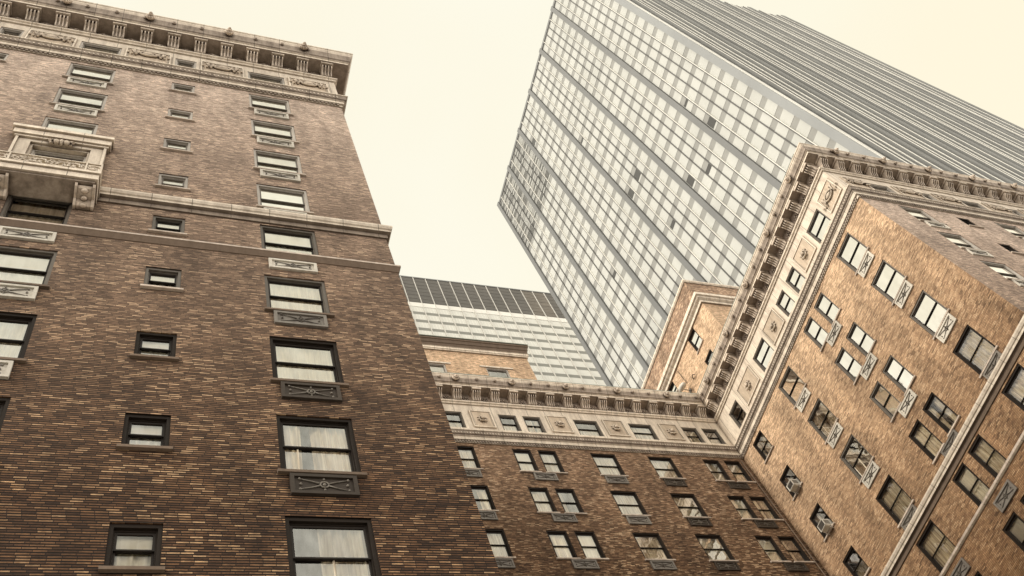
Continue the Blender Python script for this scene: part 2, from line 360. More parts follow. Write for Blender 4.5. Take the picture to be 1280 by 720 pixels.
def m_panel(w, h, mt):
    def f():
        b = MB(); a = w/2; e = .085
        b.box(-a,a,-.025,.02,-h,0)
        b.box(-a,-a+e,-.075,-.025,-h,0); b.box(a-e,a,-.075,-.025,-h,0); b.box(-a+e,a-e,-.075,-.025,-e,0); b.box(-a+e,a-e,-.075,-.025,-h,-h+e)
        return b.mesh('panel', M[mt])
    return cached(('panel',w,h,mt), f)
def m_orn(w, h, mt):
    def f():
        b = MB(); cz = -h/2; X = w/2-.19; Z = h/2-.145; y = -.045
        ring = [(.085*math.cos(t*math.pi/7), y, cz+.085*math.sin(t*math.pi/7)) for t in range(14)]; b.tube(ring, .020, 6, closed=True)
        b.ball((0,y,cz), .04,.03,.04, 8, 5)
        for sx in (-1,1):
            for sz in (-1,1): b.tube([(sx*.10,y,cz+sz*.035),(sx*X*.55,y,cz+sz*Z*.62),(sx*X,y,cz+sz*Z)], [.019,.013,.011], 5); b.ball((sx*X,y,cz+sz*Z), .03,.03,.03, 6, 4)
            b.ball((sx*(X-.02),y,cz), .032,.03,.032, 6, 4)
        b.ball((0,y,cz+Z), .026,.03,.026, 6, 4); b.ball((0,y,cz-Z), .026,.03,.026, 6, 4)
        return b.mesh('ornament', M[mt], True)
    return cached(('orn',w,h,mt), f)

def window(root, face, c, u, ztop, w, h, curtain, seed, fm='wframe', gm='glass', sill=None, split=.5):
    rz = 0 if face == 'f' else R90
    x, y = (u, c) if face == 'f' else (c, u); z = ztop-h
    fr = put('window', m_frame(w,h,fm), root, x, y, z, rz)
    for up in (True, False):
        sh = link('sash', m_sash(w,h,up,split,'wframe_mid' if fm == 'wframe_pale' else 'wsash'), fr); link('pane', m_pane(w,h,up,gm,split), fr)
    if curtain: link('curtain', m_curtain(w,h,curtain,seed%6), fr)
    if sill: put('window_sill', m_sill(w,sill), root, x, y, z, rz)
    return fr
def panel(root, face, c, u, ztop, w, h, mt, om):
    rz = 0 if face == 'f' else R90; x, y = (u, c) if face == 'f' else (c, u)
    p = put('spandrel_panel', m_panel(w,h,mt), root, x, y, ztop, rz); link('ornament', m_orn(w,h,om), p)

def m_bracket():
    def f():
        b = MB(); prof = [(-.03,0),(-.16,.0),(-.24,.04),(-.28,.12),(-.31,.22),(-.37,.31),(-.46,.37),(-.54,.43),(-.58,.51),(-.57,.60),(-.53,.625),(-.03,.625)]
        inner = [(y*.82 if y < -.1 else y, z if z > .03 else .03) for y, z in prof]
        b.prism(inner, -.235, .235)
        for k in range(4):
            x = -.24+.141*k; b.prism(prof, x, x+.057)
        b.box(-.29,.29,-.66,-.03,.625,.775)
        return b.mesh('bracket', M['bracket'])
    return cached('bracket', f)
def m_lion():
    def f():
        b = MB(); r = random.Random(4)
        b.ball((0,0,0), .17,.14,.17, 12, 8)
        for k in range(11):
            t = k*2*math.pi/11; b.ball((.15*math.cos(t),-.03,.15*math.sin(t)), .07,.08,.07, 7, 5)
        b.ball((0,-.12,.0), .125,.12,.13, 10, 7); b.ball((0,-.22,-.04), .07,.07,.06, 8, 6)
        for s in (-1,1): b.ball((s*.11,-.08,.13), .04,.04,.04, 6, 5); b.ball((s*.055,-.21,.04), .025,.025,.02, 6, 4)
        b.ball((0,-.16,-.11), .05,.06,.04, 6, 4)
        return b.mesh('lion_head', M['bracket'], True)
    return cached('lion', f)
def m_rosette_panel(w, h):
    def f():
        b = MB(); a = w/2; e = .07; z = h/2
        b.box(-a,a,-.03,.01,-z,z,1); b.box(-a,-a+e,-.07,-.03,-z,z); b.box(a-e,a,-.07,-.03,-z,z); b.box(-a+e,a-e,-.07,-.03,z-e,z); b.box(-a+e,a-e,-.07,-.03,-z,-z+e)
        n = int((2*z-2*e)/.12)
        for k in range(n):
            zz = -z+e+.03+k*.12
            for s in (-1,1): b.box(s*(a-e-.05)-.03, s*(a-e-.05)+.03, -.055,-.03, zz, zz+.06)
        return b.mesh('rosette_panel', [M['terra'], M['stain2']])
    return cached(('rp',w,h), f)
def m_rosette():
    def f():
        b = MB()
        b.tube([(.2*math.cos(t*math.pi/9),-.06,.2*math.sin(t*math.pi/9)) for t in range(18)], .05, 6, closed=True)
        b.ball((0,-.10,0), .12,.14,.12, 10, 7)
        for k in range(8):
            t = k*math.pi/4+.3; b.ball((.28*math.cos(t),-.05,.28*math.sin(t)), .06,.05,.06, 7, 5)
        b.tube([(-.2,-.1,-.22),(-.1,-.15,-.29),(.1,-.15,-.29),(.2,-.1,-.22)], .045, 6)
        return b.mesh('rosette', M['relief'], True)
    return cached('ros', f)
def m_garland(w):
    def f():
        b = MB()
        b.tube([(.36*math.cos(t*math.pi/9),-.07,.22*math.sin(t*math.pi/9)) for t in range(18)], .06, 6, closed=True); b.ball((0,-.06,0), .26,.1,.14, 10, 6)
        for s in (-1,1):
            X = w/2-.14
            b.tube([(s*.36,-.06,.1),(s*(.36+X)*.5,-.07,-.22),(s*(X-.1),-.06,.16),(s*X,-.05,.34)], [.08,.10,.07,.04], 6)
            b.tube([(s*.40,-.06,.3),(s*(.36+X)*.5,-.07,.08),(s*X*.86,-.06,.38)], [.05,.07,.04], 6)
            for k in range(3): b.ball((s*(.5+k*.16),-.08,-.28-.05*k+.06*k*k), .06,.06,.06, 6, 5)
        return b.mesh('garland', M['relief'], True)
    return cached(('gar',w), f)
def m_leaf():
    def f():
        b = MB(); b.ball((0,-.06,0), .08,.07,.08, 7, 5)
        for k in range(6):
            t = k*math.pi/3; b.ball((.15*math.cos(t),-.04,.15*math.sin(t)), .075,.05,.075, 6, 4)
        return b.mesh('rosette_boss', M['stain'], True)
    return cached('leaf', f)

P_BELT = [(-.05,41.62),(.05,41.62),(.05,41.80),(.13,41.82),(.13,42.08),(.17,42.10),(.17,42.20),(.22,42.22),(.27,42.38),(.27,42.44),(.32,42.46),(.32,42.53),(.10,42.60),(.03,42.62)]
P_BED = [(.0,45.33),(.10,45.35),(.12,45.45),(.19,45.49),(.19,45.60),(.0,45.62)]
P_CROWN = [(.0,46.40),(.72,46.415),(.72,46.62),(.77,46.65),(.77,46.74),(.82,46.78),(.84,46.95),(.92,47.22),(.985,47.38),(.985,47.50),(1.02,47.53),(1.02,47.64),(.6,47.70),(-.1,47.72)]
P_LEDGE2 = [(-.05,28.08),(.05,28.08),(.05,28.33),(.16,28.35),(.16,28.47),(.20,28.50),(.24,28.60),(.24,28.68),(-.05,28.74)]
P_THIN = [(-.05,25.72),(.02,25.72),(.09,25.90),(.115,25.95),(.115,26.03),(-.05,26.06)]
P_PHC = [(-.05,57.0),(.12,57.0),(.12,57.26),(.30,57.38),(.34,57.5),(.46,57.55),(.46,57.86),(.40,57.90),(-.05,57.98)]

def cornice_set(root, path, nrm, crown=(1.0, 1.0), body='sill_mid', thin='sill', tprof=None):
    cs, cp = crown
    cz = lambda pr: [(p_*cp if p_ > .5 else p_, 46.40+(z_-46.40)*cs) for p_, z_ in pr]
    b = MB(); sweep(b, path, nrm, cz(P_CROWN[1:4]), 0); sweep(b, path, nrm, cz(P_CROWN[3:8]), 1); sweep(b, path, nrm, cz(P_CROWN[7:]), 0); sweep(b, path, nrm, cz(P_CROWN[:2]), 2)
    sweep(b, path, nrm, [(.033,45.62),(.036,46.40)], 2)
    # little spouts along the gutter
    for i in range(len(path)-1):
        (x0,y0),(x1,y1) = path[i], path[i+1]; n = nrm[i]; Ln = math.hypot(x1-x0,y1-y0); k = int(Ln/1.158)
        for q in range(1, k):
            t = q/k; b.ball((x0+(x1-x0)*t+n[0]*.93, y0+(y1-y0)*t+n[1]*.93, 46.40+.74*cs), .09,.09,.10, 6, 5, 1)
    put('cornice', b.mesh('cornice', [M['terra'], M['stain'], M['soot_shade']]), root, 0, 0, 0)
    b = MB(); sweep(b, path, nrm, P_BED); put('bed_moulding', b.mesh('bed_moulding', M['terra']), root, 0, 0, 0)
    b = MB(); sweep(b, path, nrm, P_BELT[:6], 0); sweep(b, path, nrm, P_BELT[5:10], 1); sweep(b, path, nrm, P_BELT[9:], 0)
    for i in range(len(path)-1):
        (x0,y0),(x1,y1) = path[i], path[i+1]; n = nrm[i]; Ln = math.hypot(x1-x0,y1-y0); k = int(Ln/.17)
        for q in range(1, k):
            t = q/k; px = x0+(x1-x0)*t; py = y0+(y1-y0)*t
            if n[0]: b.box(px-.10,px-.045,py-.05,py+.05,41.66,41.79,1)
            else: b.box(px-.05,px+.05,py-.10,py-.045,41.66,41.79,1)
            if n[0]: b.ball((px-.245,py,42.30), .03,.05,.07, 5, 4)
            else: b.ball((px,py-.245,42.30), .05,.03,.07, 5, 4)
    put('belt_course', b.mesh('belt_course', [M['terra'], M['stain']]), root, 0, 0, 0)
    b = MB(); sweep(b, path, nrm, P_LEDGE2[:4], 0); sweep(b, path, nrm, P_LEDGE2[3:], 1)
    put('ledge', b.mesh('ledge', [M[body], M['terra']]), root, 0, 0, 0)
    b = MB(); tp = tprof or P_THIN; sweep(b, path, nrm, tp[:4], 0); sweep(b, path, nrm, tp[3:], 1)
    put('string_course', b.mesh('string_course', [M[thin], M['sill_pale']]), root, 0, 0, 0)

ROW = lambda k: 41.35-3.345*k
ROWS = lambda k: 41.05-3.345*k
def pick(r, opts):
    t = r.random()*sum(w for _, w in opts)
    for o_, w in opts:
        t -= w
        if t <= 0: return o_
    return opts[-1][0]

# ================================================================== LEFT BRICK BUILDING
LY = 12.5; LX = 6.79
left = thing('brick_building', 'tall dark brown brick hotel wing at left with small balcony and bracketed cream cornice', 'building', (-4, 20, 0))
wide_u = [-10.24, -3.31, 3.62]; small_u = [-6.77, .15]
op = []; fop = []
rows = range(0, 12); r = random.Random(5)
for u in wide_u:
    for k in rows:
        bal = (abs(u+3.31) < .1 and k == 3)
        zt = ROW(k); h = 2.0
        if bal: op.append((u-.86, u+.86, 28.75, 31.75)); continue
        op.append((u-.84, u+.84, zt-h, zt))
    fop.append((u-.81, u+.81, 43.05, 44.6))
for u in small_u:
    for k in rows: op.append((u-.45, u+.45, ROWS(k)-1.15, ROWS(k)))
    fop.append((u-.44, u+.44, 43.05, 44.6))
b = MB(); T = Tf(LY)
wall_mesh(b, T, -14, LX, -EYE, 41.66, op)
b.quad((LX,12.5,-EYE),(LX,30.1,-EYE),(LX,30.1,41.66),(LX,12.5,41.66)); b.quad((LX,30.1,-EYE),(LX,45,-EYE),(LX,45,47.6),(LX,30.1,47.6))
b.quad((-14,45,-EYE),(-14,12.5,-EYE),(-14,12.5,47.6),(-14,45,47.6)); b.quad((LX,45,-EYE),(-14,45,-EYE),(-14,45,47.6),(LX,45,47.6))
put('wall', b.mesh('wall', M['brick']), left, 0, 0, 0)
b = MB(); wall_mesh(b, Tf(LY-.03), -14, LX+.03, 42.5, 46.5, fop); b.quad((LX+.03,LY-.03,42.5),(LX+.03,30.1,42.5),(LX+.03,30.1,46.5),(LX+.03,LY-.03,46.5))
put('frieze', b.mesh('frieze', M['terra']), left, 0, 0, 0)
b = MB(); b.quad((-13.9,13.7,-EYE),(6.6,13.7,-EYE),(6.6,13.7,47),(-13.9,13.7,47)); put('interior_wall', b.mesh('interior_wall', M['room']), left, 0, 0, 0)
b = MB(); b.box(-13.95,6.7,12.6,44.95,47.3,47.6); put('roof', b.mesh('roof', M['roof']), left, 0, 0, 0)
PATH = [(-14,12.5),(LX,12.5),(LX,30.1)]; NR = [(0,-1),(1,0)]
cornice_set(left, PATH, NR)
for k in range(18): put('cornice_bracket', m_bracket(), left, 6.48-1.158*k, 12.5, 45.62)
for k in range(18): put('rosette_boss', m_leaf(), left, 6.48-1.158*(k+.5), 12.47, 45.98)
for k in range(6): put('lion_head', m_lion(), left, 5.37-3.474*k, 12.5-1.0, 47.06)
for (a, c_) in ((-9.43,-7.21),(-6.33,-4.12),(-2.5,-.29),(.59,2.81),(4.43,6.6)):
    u = (a+c_)/2; w = c_-a-.35
    p = put('frieze_panel', m_rosette_panel(round(w,2), 1.5), left, u, 12.47, 43.95); link('garland', m_garland(round(w,2)-.2), p, (0,-.02,.12))
for u in wide_u:
    window(left, 'f', 12.47, u, 44.6, 1.62, 1.55, 'shade', 1, 'wframe_pale', 'glass')
    for k in rows:
        if u < -10 and k > 1: continue
        zt = ROW(k)
        tone = 'iron_pale' if k < 5 else ('iron_mid' if k < 6 else 'iron')
        fm = 'wframe_pale' if k < 4 else ('wframe_mid' if k < 6 else 'wframe')  # frames paler upwards: haze put into their colour
        if abs(u+3.31) < .1:
            if k == 3: continue
            cur = {0:'shade',1:'shade',2:'shade',4:'full',5:'shade_half',6:'full',7:'side'}.get(k, 'full')
            tone = 'iron_pale'
        else: cur = {0:'shade_half',1:'shade',2:'shade',3:'shade',4:'shade_half',5:'full',6:'full',7:'parted',8:'right'}.get(k, 'full')
        window(left, 'f', 12.5, u, zt, 1.68, 2.0, cur, k*3+int(u), fm, ('glass_sky' if k == 3 else 'glass_mid') if k < 7 else 'glass', None if k == 4 else ('sill_pale' if k < 5 else 'sill'))
        if not (abs(u+3.31) < .1 and k == 2):
            panel(left, 'f', 12.5, u, zt-2.0-(.40 if k == 4 else .13), 1.37, .61 if k != 4 else .56, tone, {'iron_pale':'iron_mid','iron_mid':'orn_dark','iron':'orn'}[tone])
for u in small_u:
    window(left, 'f', 12.47, u, 44.6, .88, 1.55, None, 1, 'wframe_pale', 'glass')
    for k in rows:
        if u < -6 and k > 2: continue
        window(left, 'f', 12.5, u, ROWS(k), .90, 1.15, 'shade_half' if k > 3 else 'shade', k, 'wframe_pale' if k < 4 else ('wframe_mid' if k < 6 else 'wframe'), 'glass_mid' if k < 6 else ('glass' if k < 8 else 'glass_clear'), 'sill_pale' if k < 6 else 'sill')
# balcony with stone surround, hood and iron railing
bal = put('balcony', None, left, -3.31, 12.5, 27.75)
b = MB(); b.box(-1.43,1.43,-.80,.0,.09,.42); b.box(-1.47,1.47,-.86,0,.42,.55); b.box(-1.36,1.36,-.72,0,0,.09,1)
link('slab', b.mesh('slab', [M['terra'], M['stain']]), bal)
b = MB(); zz = 29.0-27.75
for x0, x1 in ((-1.25,-.88),(.88,1.25)): b.box(x0,x1,-.14,.0,1.32,4.2)
b.box(-1.33,-1.25,-.20,.0,1.32,4.2); b.box(1.25,1.33,-.20,.0,1.32,4.2); b.box(-1.34,1.34,-.10,-.003,.553,1.317,1); b.box(-.88,.88,-.14,.0,4.0,4.2)  # dark box behind the railing stands in for balcony shade
b.box(-.88,-.80,-.06,.2,.55,4.0); b.box(.80,.88,-.06,.2,.55,4.0); b.box(-.80,.80,-.06,.2,3.92,4.0)
link('surround', b.mesh('surround', [M['terra'], M['rail_shade']]), bal)
b = MB(); b.box(-1.38,1.38,-.22,0,4.2,4.32); b.box(-1.44,1.44,-.28,0,4.32,4.68); b.box(-1.50,1.50,-.36,0,4.68,4.86)
link('hood', b.mesh('hood', M['terra']), bal)
b = MB()
for s in (-1,1):
    b.ball((s*.15,-.22,4.06), .11,.1,.12, 8, 6); b.tube([(s*.27,-.2,4.2),(s*.34,-.26,4.06),(s*.29,-.2,3.93)], .06, 6)
b.ball((0,-.2,4.09), .08,.12,.16, 8, 6); b.box(-.36,.36,-.17,-.14,3.98,4.18)
link('keystone', b.mesh('keystone', M['relief'], False), bal)
b = MB(); yy = -.76
for z_ in (.60,1.25): b.box(-1.45,1.45,yy-.025,yy+.025,z_,z_+.045); b.box(-1.45,-1.40,yy+.026,-.02,z_,z_+.045); b.box(1.40,1.45,yy+.026,-.02,z_,z_+.045)
for x in (-1.43,-1.02,1.02,1.43): b.box(x-.025,x+.025,yy-.03,yy+.03,.55,1.33)
def scroll(cx, s, flip):
    pts = []
    for i in range(17):
        t = i/16*2.2*math.pi; rr = .22*(1-i/19)
        pts.append((cx+s*rr*math.cos(t), yy, .93+flip*rr*math.sin(t)))
    b.tube(pts, .03, 5)
x = -.9; q = 0
while x < .95:
    scroll(x, 1 if q % 2 else -1, 1 if (q//2) % 2 else -1); b.ball((x,yy,.93), .05,.03,.05, 6, 4)
    b.tube([(x-.2,yy,.66),(x-.05,yy,.80),(x+.1,yy,.70),(x+.22,yy,.86)], .018, 5); b.tube([(x-.2,yy,1.2),(x-.02,yy,1.06),(x+.12,yy,1.18),(x+.22,yy,1.02)], .018, 5)
    x += .225; q += 1
for s in (-1,1):
    scroll(s*1.22, s, 1)
    for j in range(3): b.tube([(s*1.425,-.65+.22*j+.11*math.cos(t*.6),.93+.22*math.sin(t*.6)) for t in range(9)], .02, 5)
link('railing', b.mesh('railing', M['terra']), bal)
for s in (-1,1):
    b = MB(); prof = [(0,-.40),(-.14,-.42),(-.22,-.34),(-.28,-.22),(-.45,-.20),(-.62,-.14),(-.68,-.06),(-.66,0),(0,0)]
    b.prism([(y_*.9,z_*.93) for y_, z_ in prof], -.20, .20)
    for x0 in (-.27,.20): b.prism(prof, x0, x0+.07)
    b.ball((0,-.5,-.17), .11,.08,.07, 8, 5); b.ball((0,-.3,-.24), .09,.08,.07, 8, 5); b.ball((0,-.13,-.38), .10,.08,.06, 8, 5)
    link('console', b.mesh('console', M['bracket']), bal, (s*1.12,0,0))
window(left, 'f', 12.56, -3.31, 31.70, 1.60, 2.9, 'upper', 2, 'wframe_pale', 'glass_clear')

# ================================================================== RIGHT BRICK BUILDING (court wall + right wing)
BY = 30.15; RX = 35.08; FY = 12.4; EX = 66.0
right = thing('brick_building', 'tan brick hotel wing at right joined to recessed court wall, two rooftop penthouses', 'building', (45, 30, 0))
back_w = [(9.2,1.6),(12.8,1.6),(16.55,1.6),(25.27,1.6),(29.02,1.6)]; back_n = [(20.18,1.13),(21.73,1.13),(32.55,1.13),(34.05,1.13)]
side_w = [(15.15,1.55),(23.87,1.6)]; side_n = [(18.66,1.06),(20.25,1.06)]; side_i = [(28.3,1.18)]
fr_w = [38.35+6.93*i for i in range(4)]; fr_s = [41.85+6.93*i for i in range(4)]
KB = range(0, 9)
ob = [(u-w/2,u+w/2,ROW(k)-2.0,ROW(k)) for u, w in back_w+back_n for k in KB]; fb = [(u-w/2,u+w/2,43.05,44.6) for u, w in back_w+back_n]
os_ = [(u-w/2,u+w/2,ROW(k)-2.0,ROW(k)) for u, w in side_w+side_n for k in KB] + [(u-w/2,u+w/2,ROW(k)-1.65,ROW(k)) for u, w in side_i for k in KB]
fs_ = [(u-w/2,u+w/2,43.0,44.55) for u, w in side_w+side_n+side_i]
of = [(u-.84,u+.84,ROW(k)-2.0,ROW(k)) for u in fr_w for k in KB] + [(u-.45,u+.45,ROWS(k)-1.15,ROWS(k)) for u in fr_s for k in KB]
ff = [(u-.81,u+.81,43.05,44.6) for u in fr_w] + [(u-.44,u+.44,43.05,44.6) for u in fr_s]
b = MB()
wall_mesh(b, Tf(BY), 6.9, RX, -EYE, 41.66, ob, mi=0)
wall_mesh(b, Ts(RX), FY, BY, -EYE, 41.66, os_, mi=1)
wall_mesh(b, Tf(FY), RX, EX, -EYE, 41.66, of, mi=2)
b.quad((EX,FY,-EYE),(EX,60,-EYE),(EX,60,47.6),(EX,FY,47.6)); b.quad((EX,60,-EYE),(6.9,60,-EYE),(6.9,60,47.6),(EX,60,47.6)); b.quad((6.9,60,-EYE),(6.9,45.1,-EYE),(6.9,45.1,47.6),(6.9,60,47.6))
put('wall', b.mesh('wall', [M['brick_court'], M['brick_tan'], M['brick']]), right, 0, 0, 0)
b = MB(); p = .03
wall_mesh(b, Tf(BY-p), 6.9, RX-p, 42.5, 46.5, fb); wall_mesh(b, Ts(RX-p), FY-p, BY-p, 42.5, 46.5, fs_); wall_mesh(b, Tf(FY-p), RX-p, EX, 42.5, 46.5, ff)
put('frieze', b.mesh('frieze', M['terra']), right, 0, 0, 0)
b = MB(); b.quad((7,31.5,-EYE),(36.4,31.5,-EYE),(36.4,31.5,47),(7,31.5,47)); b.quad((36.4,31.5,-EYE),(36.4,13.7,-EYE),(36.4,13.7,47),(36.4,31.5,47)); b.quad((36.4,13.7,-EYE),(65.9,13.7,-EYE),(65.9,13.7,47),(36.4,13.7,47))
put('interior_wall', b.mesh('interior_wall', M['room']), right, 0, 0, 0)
b = MB(); b.box(7,RX+.1,BY+.1,59.9,47.3,47.6); b.box(RX+.103,EX-.1,FY+.1,59.9,47.3,47.6); put('roof', b.mesh('roof', M['roof']), right, 0, 0, 0)
PATH = [(6.9,BY),(RX,BY),(RX,FY),(EX,FY)]; NR = [(0,-1),(-1,0),(0,-1)]
cornice_set(right, PATH, NR, (.66, .94), 'sill', 'terra', [(-.05,25.87),(.03,25.87),(.07,25.90),(.10,25.92),(.105,26.03),(-.05,26.06)])
b = MB(); sweep(b, [(6.9,BY),(RX,BY),(RX,FY-.2)], NR[:2], [(.60,47.29),(.965,47.235),(.965,47.29),(.90,47.31),(.60,47.33)]); put('gutter', b.mesh('gutter', M['copper']), right, 0, 0, 0)
for k in range(-8, 15): put('cornice_bracket', m_bracket(), right, 17.34+1.2*k, BY, 45.62)
for k in range(-8, 14): put('rosette_boss', m_leaf(), right, 17.94+1.2*k, BY-p, 45.98)
for k in range(15): put('cornice_bracket', m_bracket(), right, RX, 12.62+1.19*k, 45.62, R90)
for k in range(14): put('rosette_boss', m_leaf(), right, RX-p, 13.2+1.19*k, 45.98, R90)
for k in range(26): put('cornice_bracket', m_bracket(), right, 35.40+1.18*k, FY, 45.62)
for k in range(-1, 5): put('lion_head', m_lion(), right, 17.29+3.6*k, BY-.90, 46.86)
for k in range(5): put('lion_head', m_lion(), right, RX-.90, 13.65+3.56*k, 46.86, R90)
for k in range(9): put('lion_head', m_lion(), right, 36.55+3.5*k, FY-.90, 46.86)
for u, w in ((10.95,1.3),(14.6,1.3),(18.5,1.35),(23.4,1.4),(27.15,1.4),(31.03,1.3)):
    q = put('frieze_panel', m_rosette_panel(w,1.6), right, u, BY-p, 43.95); link('rosette', m_rosette(), q, (0,-.02,0))
for u, w in ((13.3,1.5),(17.03,1.6),(21.94,1.7),(26.2,2.0)):
    q = put('frieze_panel', m_rosette_panel(w,1.6), right, RX-p, u, 43.92, R90)
    if u < 14: link('garland', m_garland(w-.1), q, (0,-.02,0))
    else: link('rosette', m_rosette(), q, (0,-.02,0))
for u, w in ((36.55,1.5),(40.3,1.7),(43.3,1.7),(47.25,1.7),(50.2,1.7),(54.2,1.7),(57.1,1.7)):
    q = put('frieze_panel', m_rosette_panel(w,1.5), right, u, FY-p, 43.95); link('garland', m_garland(w-.2), q, (0,-.02,.1))
r = random.Random(21)
for u, w in back_w+back_n:
    fm, pm = 'wframe', 'iron_mid'
    if u > 15: window(right, 'f', BY-p, u, 44.6, w, 1.55, pick(r, [('half',3),('side',2),('parted',1),('full',1)]), int(u), 'wframe_mid', 'glass')
    for k in KB:
        if u < 15: continue
        cur = pick(r, [('full',6),('parted',1),('shade_half',2),('side',.6)])
        window(right, 'f', BY, u, ROW(k), w, 2.0, cur, int(u)+k, fm, 'glass', 'sill_pale')
        if w > 1.5: panel(right, 'f', BY, u, ROW(k)-2.13, 1.34, .60, pm if u < 28 else 'iron', 'orn_dark' if u < 28 else 'orn')
for k in KB:
    for uc in (20.95, 33.3): panel(right, 'f', BY, uc, ROW(k)-2.13, 1.34, .60, 'iron_mid' if uc < 30 else 'iron', 'orn_dark')
for u, w in side_w+side_n+side_i:
    inner = u > 27; h = 1.65 if inner else 2.0
    window(right, 's', RX-p, u, 44.55, w, 1.55, None if inner else 'shade', int(u), 'wframe_mid', 'glass' if inner else 'glass_sky')
    for k in KB:
        if inner: cur = [ 'parted', None, 'side', 'half' ][k] if k < 4 else 'full'
        elif k < 2: cur = 'shade'
        elif k == 2: cur = 'shade' if u > 17 else 'shade_half'
        else: cur = pick(r, [('full',6),('parted',1.5),('shade_half',2)])
        if not inner and u > 23 and k in (1,2): cur = 'parted'
        bright = k < 2 and u < 24 and not (u > 23 and k == 1) or (k == 2 and u < 20)
        if k == 3 and u < 16: bright = False
        window(right, 's', RX, u, ROW(k), w, h, cur, int(u)+k*2, 'wframe_mid' if k < 3 and not inner else 'wframe', ('glass_sky' if bright else ('glass_mid' if k < 3 else 'glass_clear')) if not inner else 'glass', None if k == 4 else 'sill_pale')
        if w > 1.5: panel(right, 's', RX, u, ROW(k)-2.0-(.40 if k == 4 else .13), 1.34, .60, 'iron_pale' if k < 3 else 'iron_mid', 'orn_dark')
for k in KB: panel(right, 's', RX, 19.45, ROW(k)-2.0-(.40 if k == 4 else .13), 1.34, .60, 'iron_pale' if k < 3 else 'iron_mid', 'orn_dark')
for u in fr_w:
    window(right, 'f', FY-p, u, 44.6, 1.62, 1.55, None, 1, 'wframe_pale', 'glass')
    for k in range(0, 6):
        window(right, 'f', FY, u, ROW(k), 1.68, 2.0, 'shade', k+int(u), 'wframe_pale', 'glass_sky', 'sill_pale'); panel(right, 'f', FY, u, ROW(k)-2.13, 1.37, .61, 'iron_pale', 'orn_dark')
for u in fr_s:
    window(right, 'f', FY-p, u, 44.6, .88, 1.55, None, 1, 'wframe_pale', 'glass')
    for k in range(0, 6): window(right, 'f', FY, u, ROWS(k), .90, 1.15, None, k, 'wframe', 'glass', 'sill_pale')
b = MB(); b.tube([(34.72,BY-.09,-EYE),(34.72,BY-.09,41.4)], .03, 8)
for j in range(14): b.box(34.68,34.76,BY-.10,BY,3*j-.03,3*j+.03)
put('drain_pipe', b.mesh('drain_pipe', M['sill']), right, 0, 0, 0)
# rooftop penthouses
PX0 = 38.5; PY0 = 27.2
po = [(29.35,30.5,55.15,56.95),(34.2,35.15,55.8,56.95),(29.35,30.5,52.0,53.92),(34.2,35.15,52.0,53.92)]
b = MB(); wall_mesh(b, Ts(PX0), PY0, 42, 47.6, 57.9, po)
b.quad((PX0,PY0,47.6),(54,PY0,47.6),(54,PY0,57.9),(PX0,PY0,57.9)); b.quad((PX0,PY0,57.9),(54,PY0,57.9),(54,PY0,60.35),(PX0,PY0,60.35),1); b.quad((PX0,PY0,57.9),(PX0,42,57.9),(PX0,42,60.35),(PX0,PY0,60.35),1); b.quad((54,PY0,47.6),(54,42,47.6),(54,42,60.35),(54,PY0,60.35)); b.quad((54,42,47.6),(PX0,42,47.6),(PX0,42,60.35),(54,42,60.35))
b.box(PX0+.02,53.98,PY0+.02,41.98,59.9,60.2)
ph = put('penthouse', b.mesh('penthouse', [M['brick_tan'], M['brick_pent']]), right, 0, 0, 0)
PP = [(PX0,42),(PX0,PY0),(54,PY0)]; PN = [(-1,0),(0,-1)]
b = MB(); sweep(b, PP, PN, P_PHC); link('cornice', b.mesh('penthouse_cornice', M['terra']), ph)
b = MB(); sweep(b, PP, PN, [(-.05,60.30),(.06,60.30),(.10,60.36),(.14,60.40),(.14,60.55),(-.4,60.58),(-.4,60.30)]); link('coping', b.mesh('coping', M['terra']), ph)
b = MB(); b.quad((PX0+1.3,PY0+.3,48),(PX0+1.3,41.8,48),(PX0+1.3,41.8,59.8),(PX0+1.3,PY0+.3,59.8)); link('interior_wall', b.mesh('interior_wall', M['room']), ph)
for i, (a, c_, z0, z1) in enumerate(po): window(right, 's', PX0, (a+c_)/2, z1, round(c_-a,3), round(z1-z0,3), 'shade' if i < 2 else None, i, 'wframe', 'glass_sky' if i < 2 else 'glass', 'sill_pale')
CY = 34.0; CX = 26.45
po = [(22.75,24.42,54.2,56.2),(18.0,19.68,54.2,56.2)]
b = MB(); wall_mesh(b, Tf(CY), 8, CX, 47.6, 59.5, po)
b.quad((CX,CY,47.6),(CX,46,47.6),(CX,46,59.5),(CX,CY,59.5)); b.quad((CX,46,47.6),(8,46,47.6),(8,46,59.5),(CX,46,59.5)); b.quad((8,46,47.6),(8,CY,47.6),(8,CY,59.5),(8,46,59.5)); b.box(8.02,CX-.02,CY+.02,45.98,59.1,59.4)
ph2 = put('penthouse', b.mesh('penthouse', M['brick_tan']), right, 0, 0, 0)
PP = [(8,CY),(CX,CY),(CX,46)]; PN = [(0,-1),(1,0)]
b = MB(); sweep(b, PP, PN, [(-.05,58.0),(.10,58.0),(.10,58.10),(.16,58.14),(.16,58.34),(.20,58.36),(-.05,58.38)]); link('cornice', b.mesh('penthouse_band', M['terra']), ph2)
b = MB(); sweep(b, PP, PN, [(-.05,58.40),(.16,58.40),(.20,58.75),(.25,58.78),(.30,59.10),(.36,59.14),(.36,59.30),(-.05,59.34)]); link('parapet', b.mesh('parapet', M['sill']), ph2)
b = MB(); sweep(b, PP, PN, [(-.3,59.42),(.40,59.36),(.40,59.44),(-.3,59.50)]); link('coping', b.mesh('coping', M['copper']), ph2)
b = MB(); b.quad((8.3,CY+1.3,48),(CX-.2,CY+1.3,48),(CX-.2,CY+1.3,59),(8.3,CY+1.3,59)); link('interior_wall', b.mesh('interior_wall', M['room']), ph2)
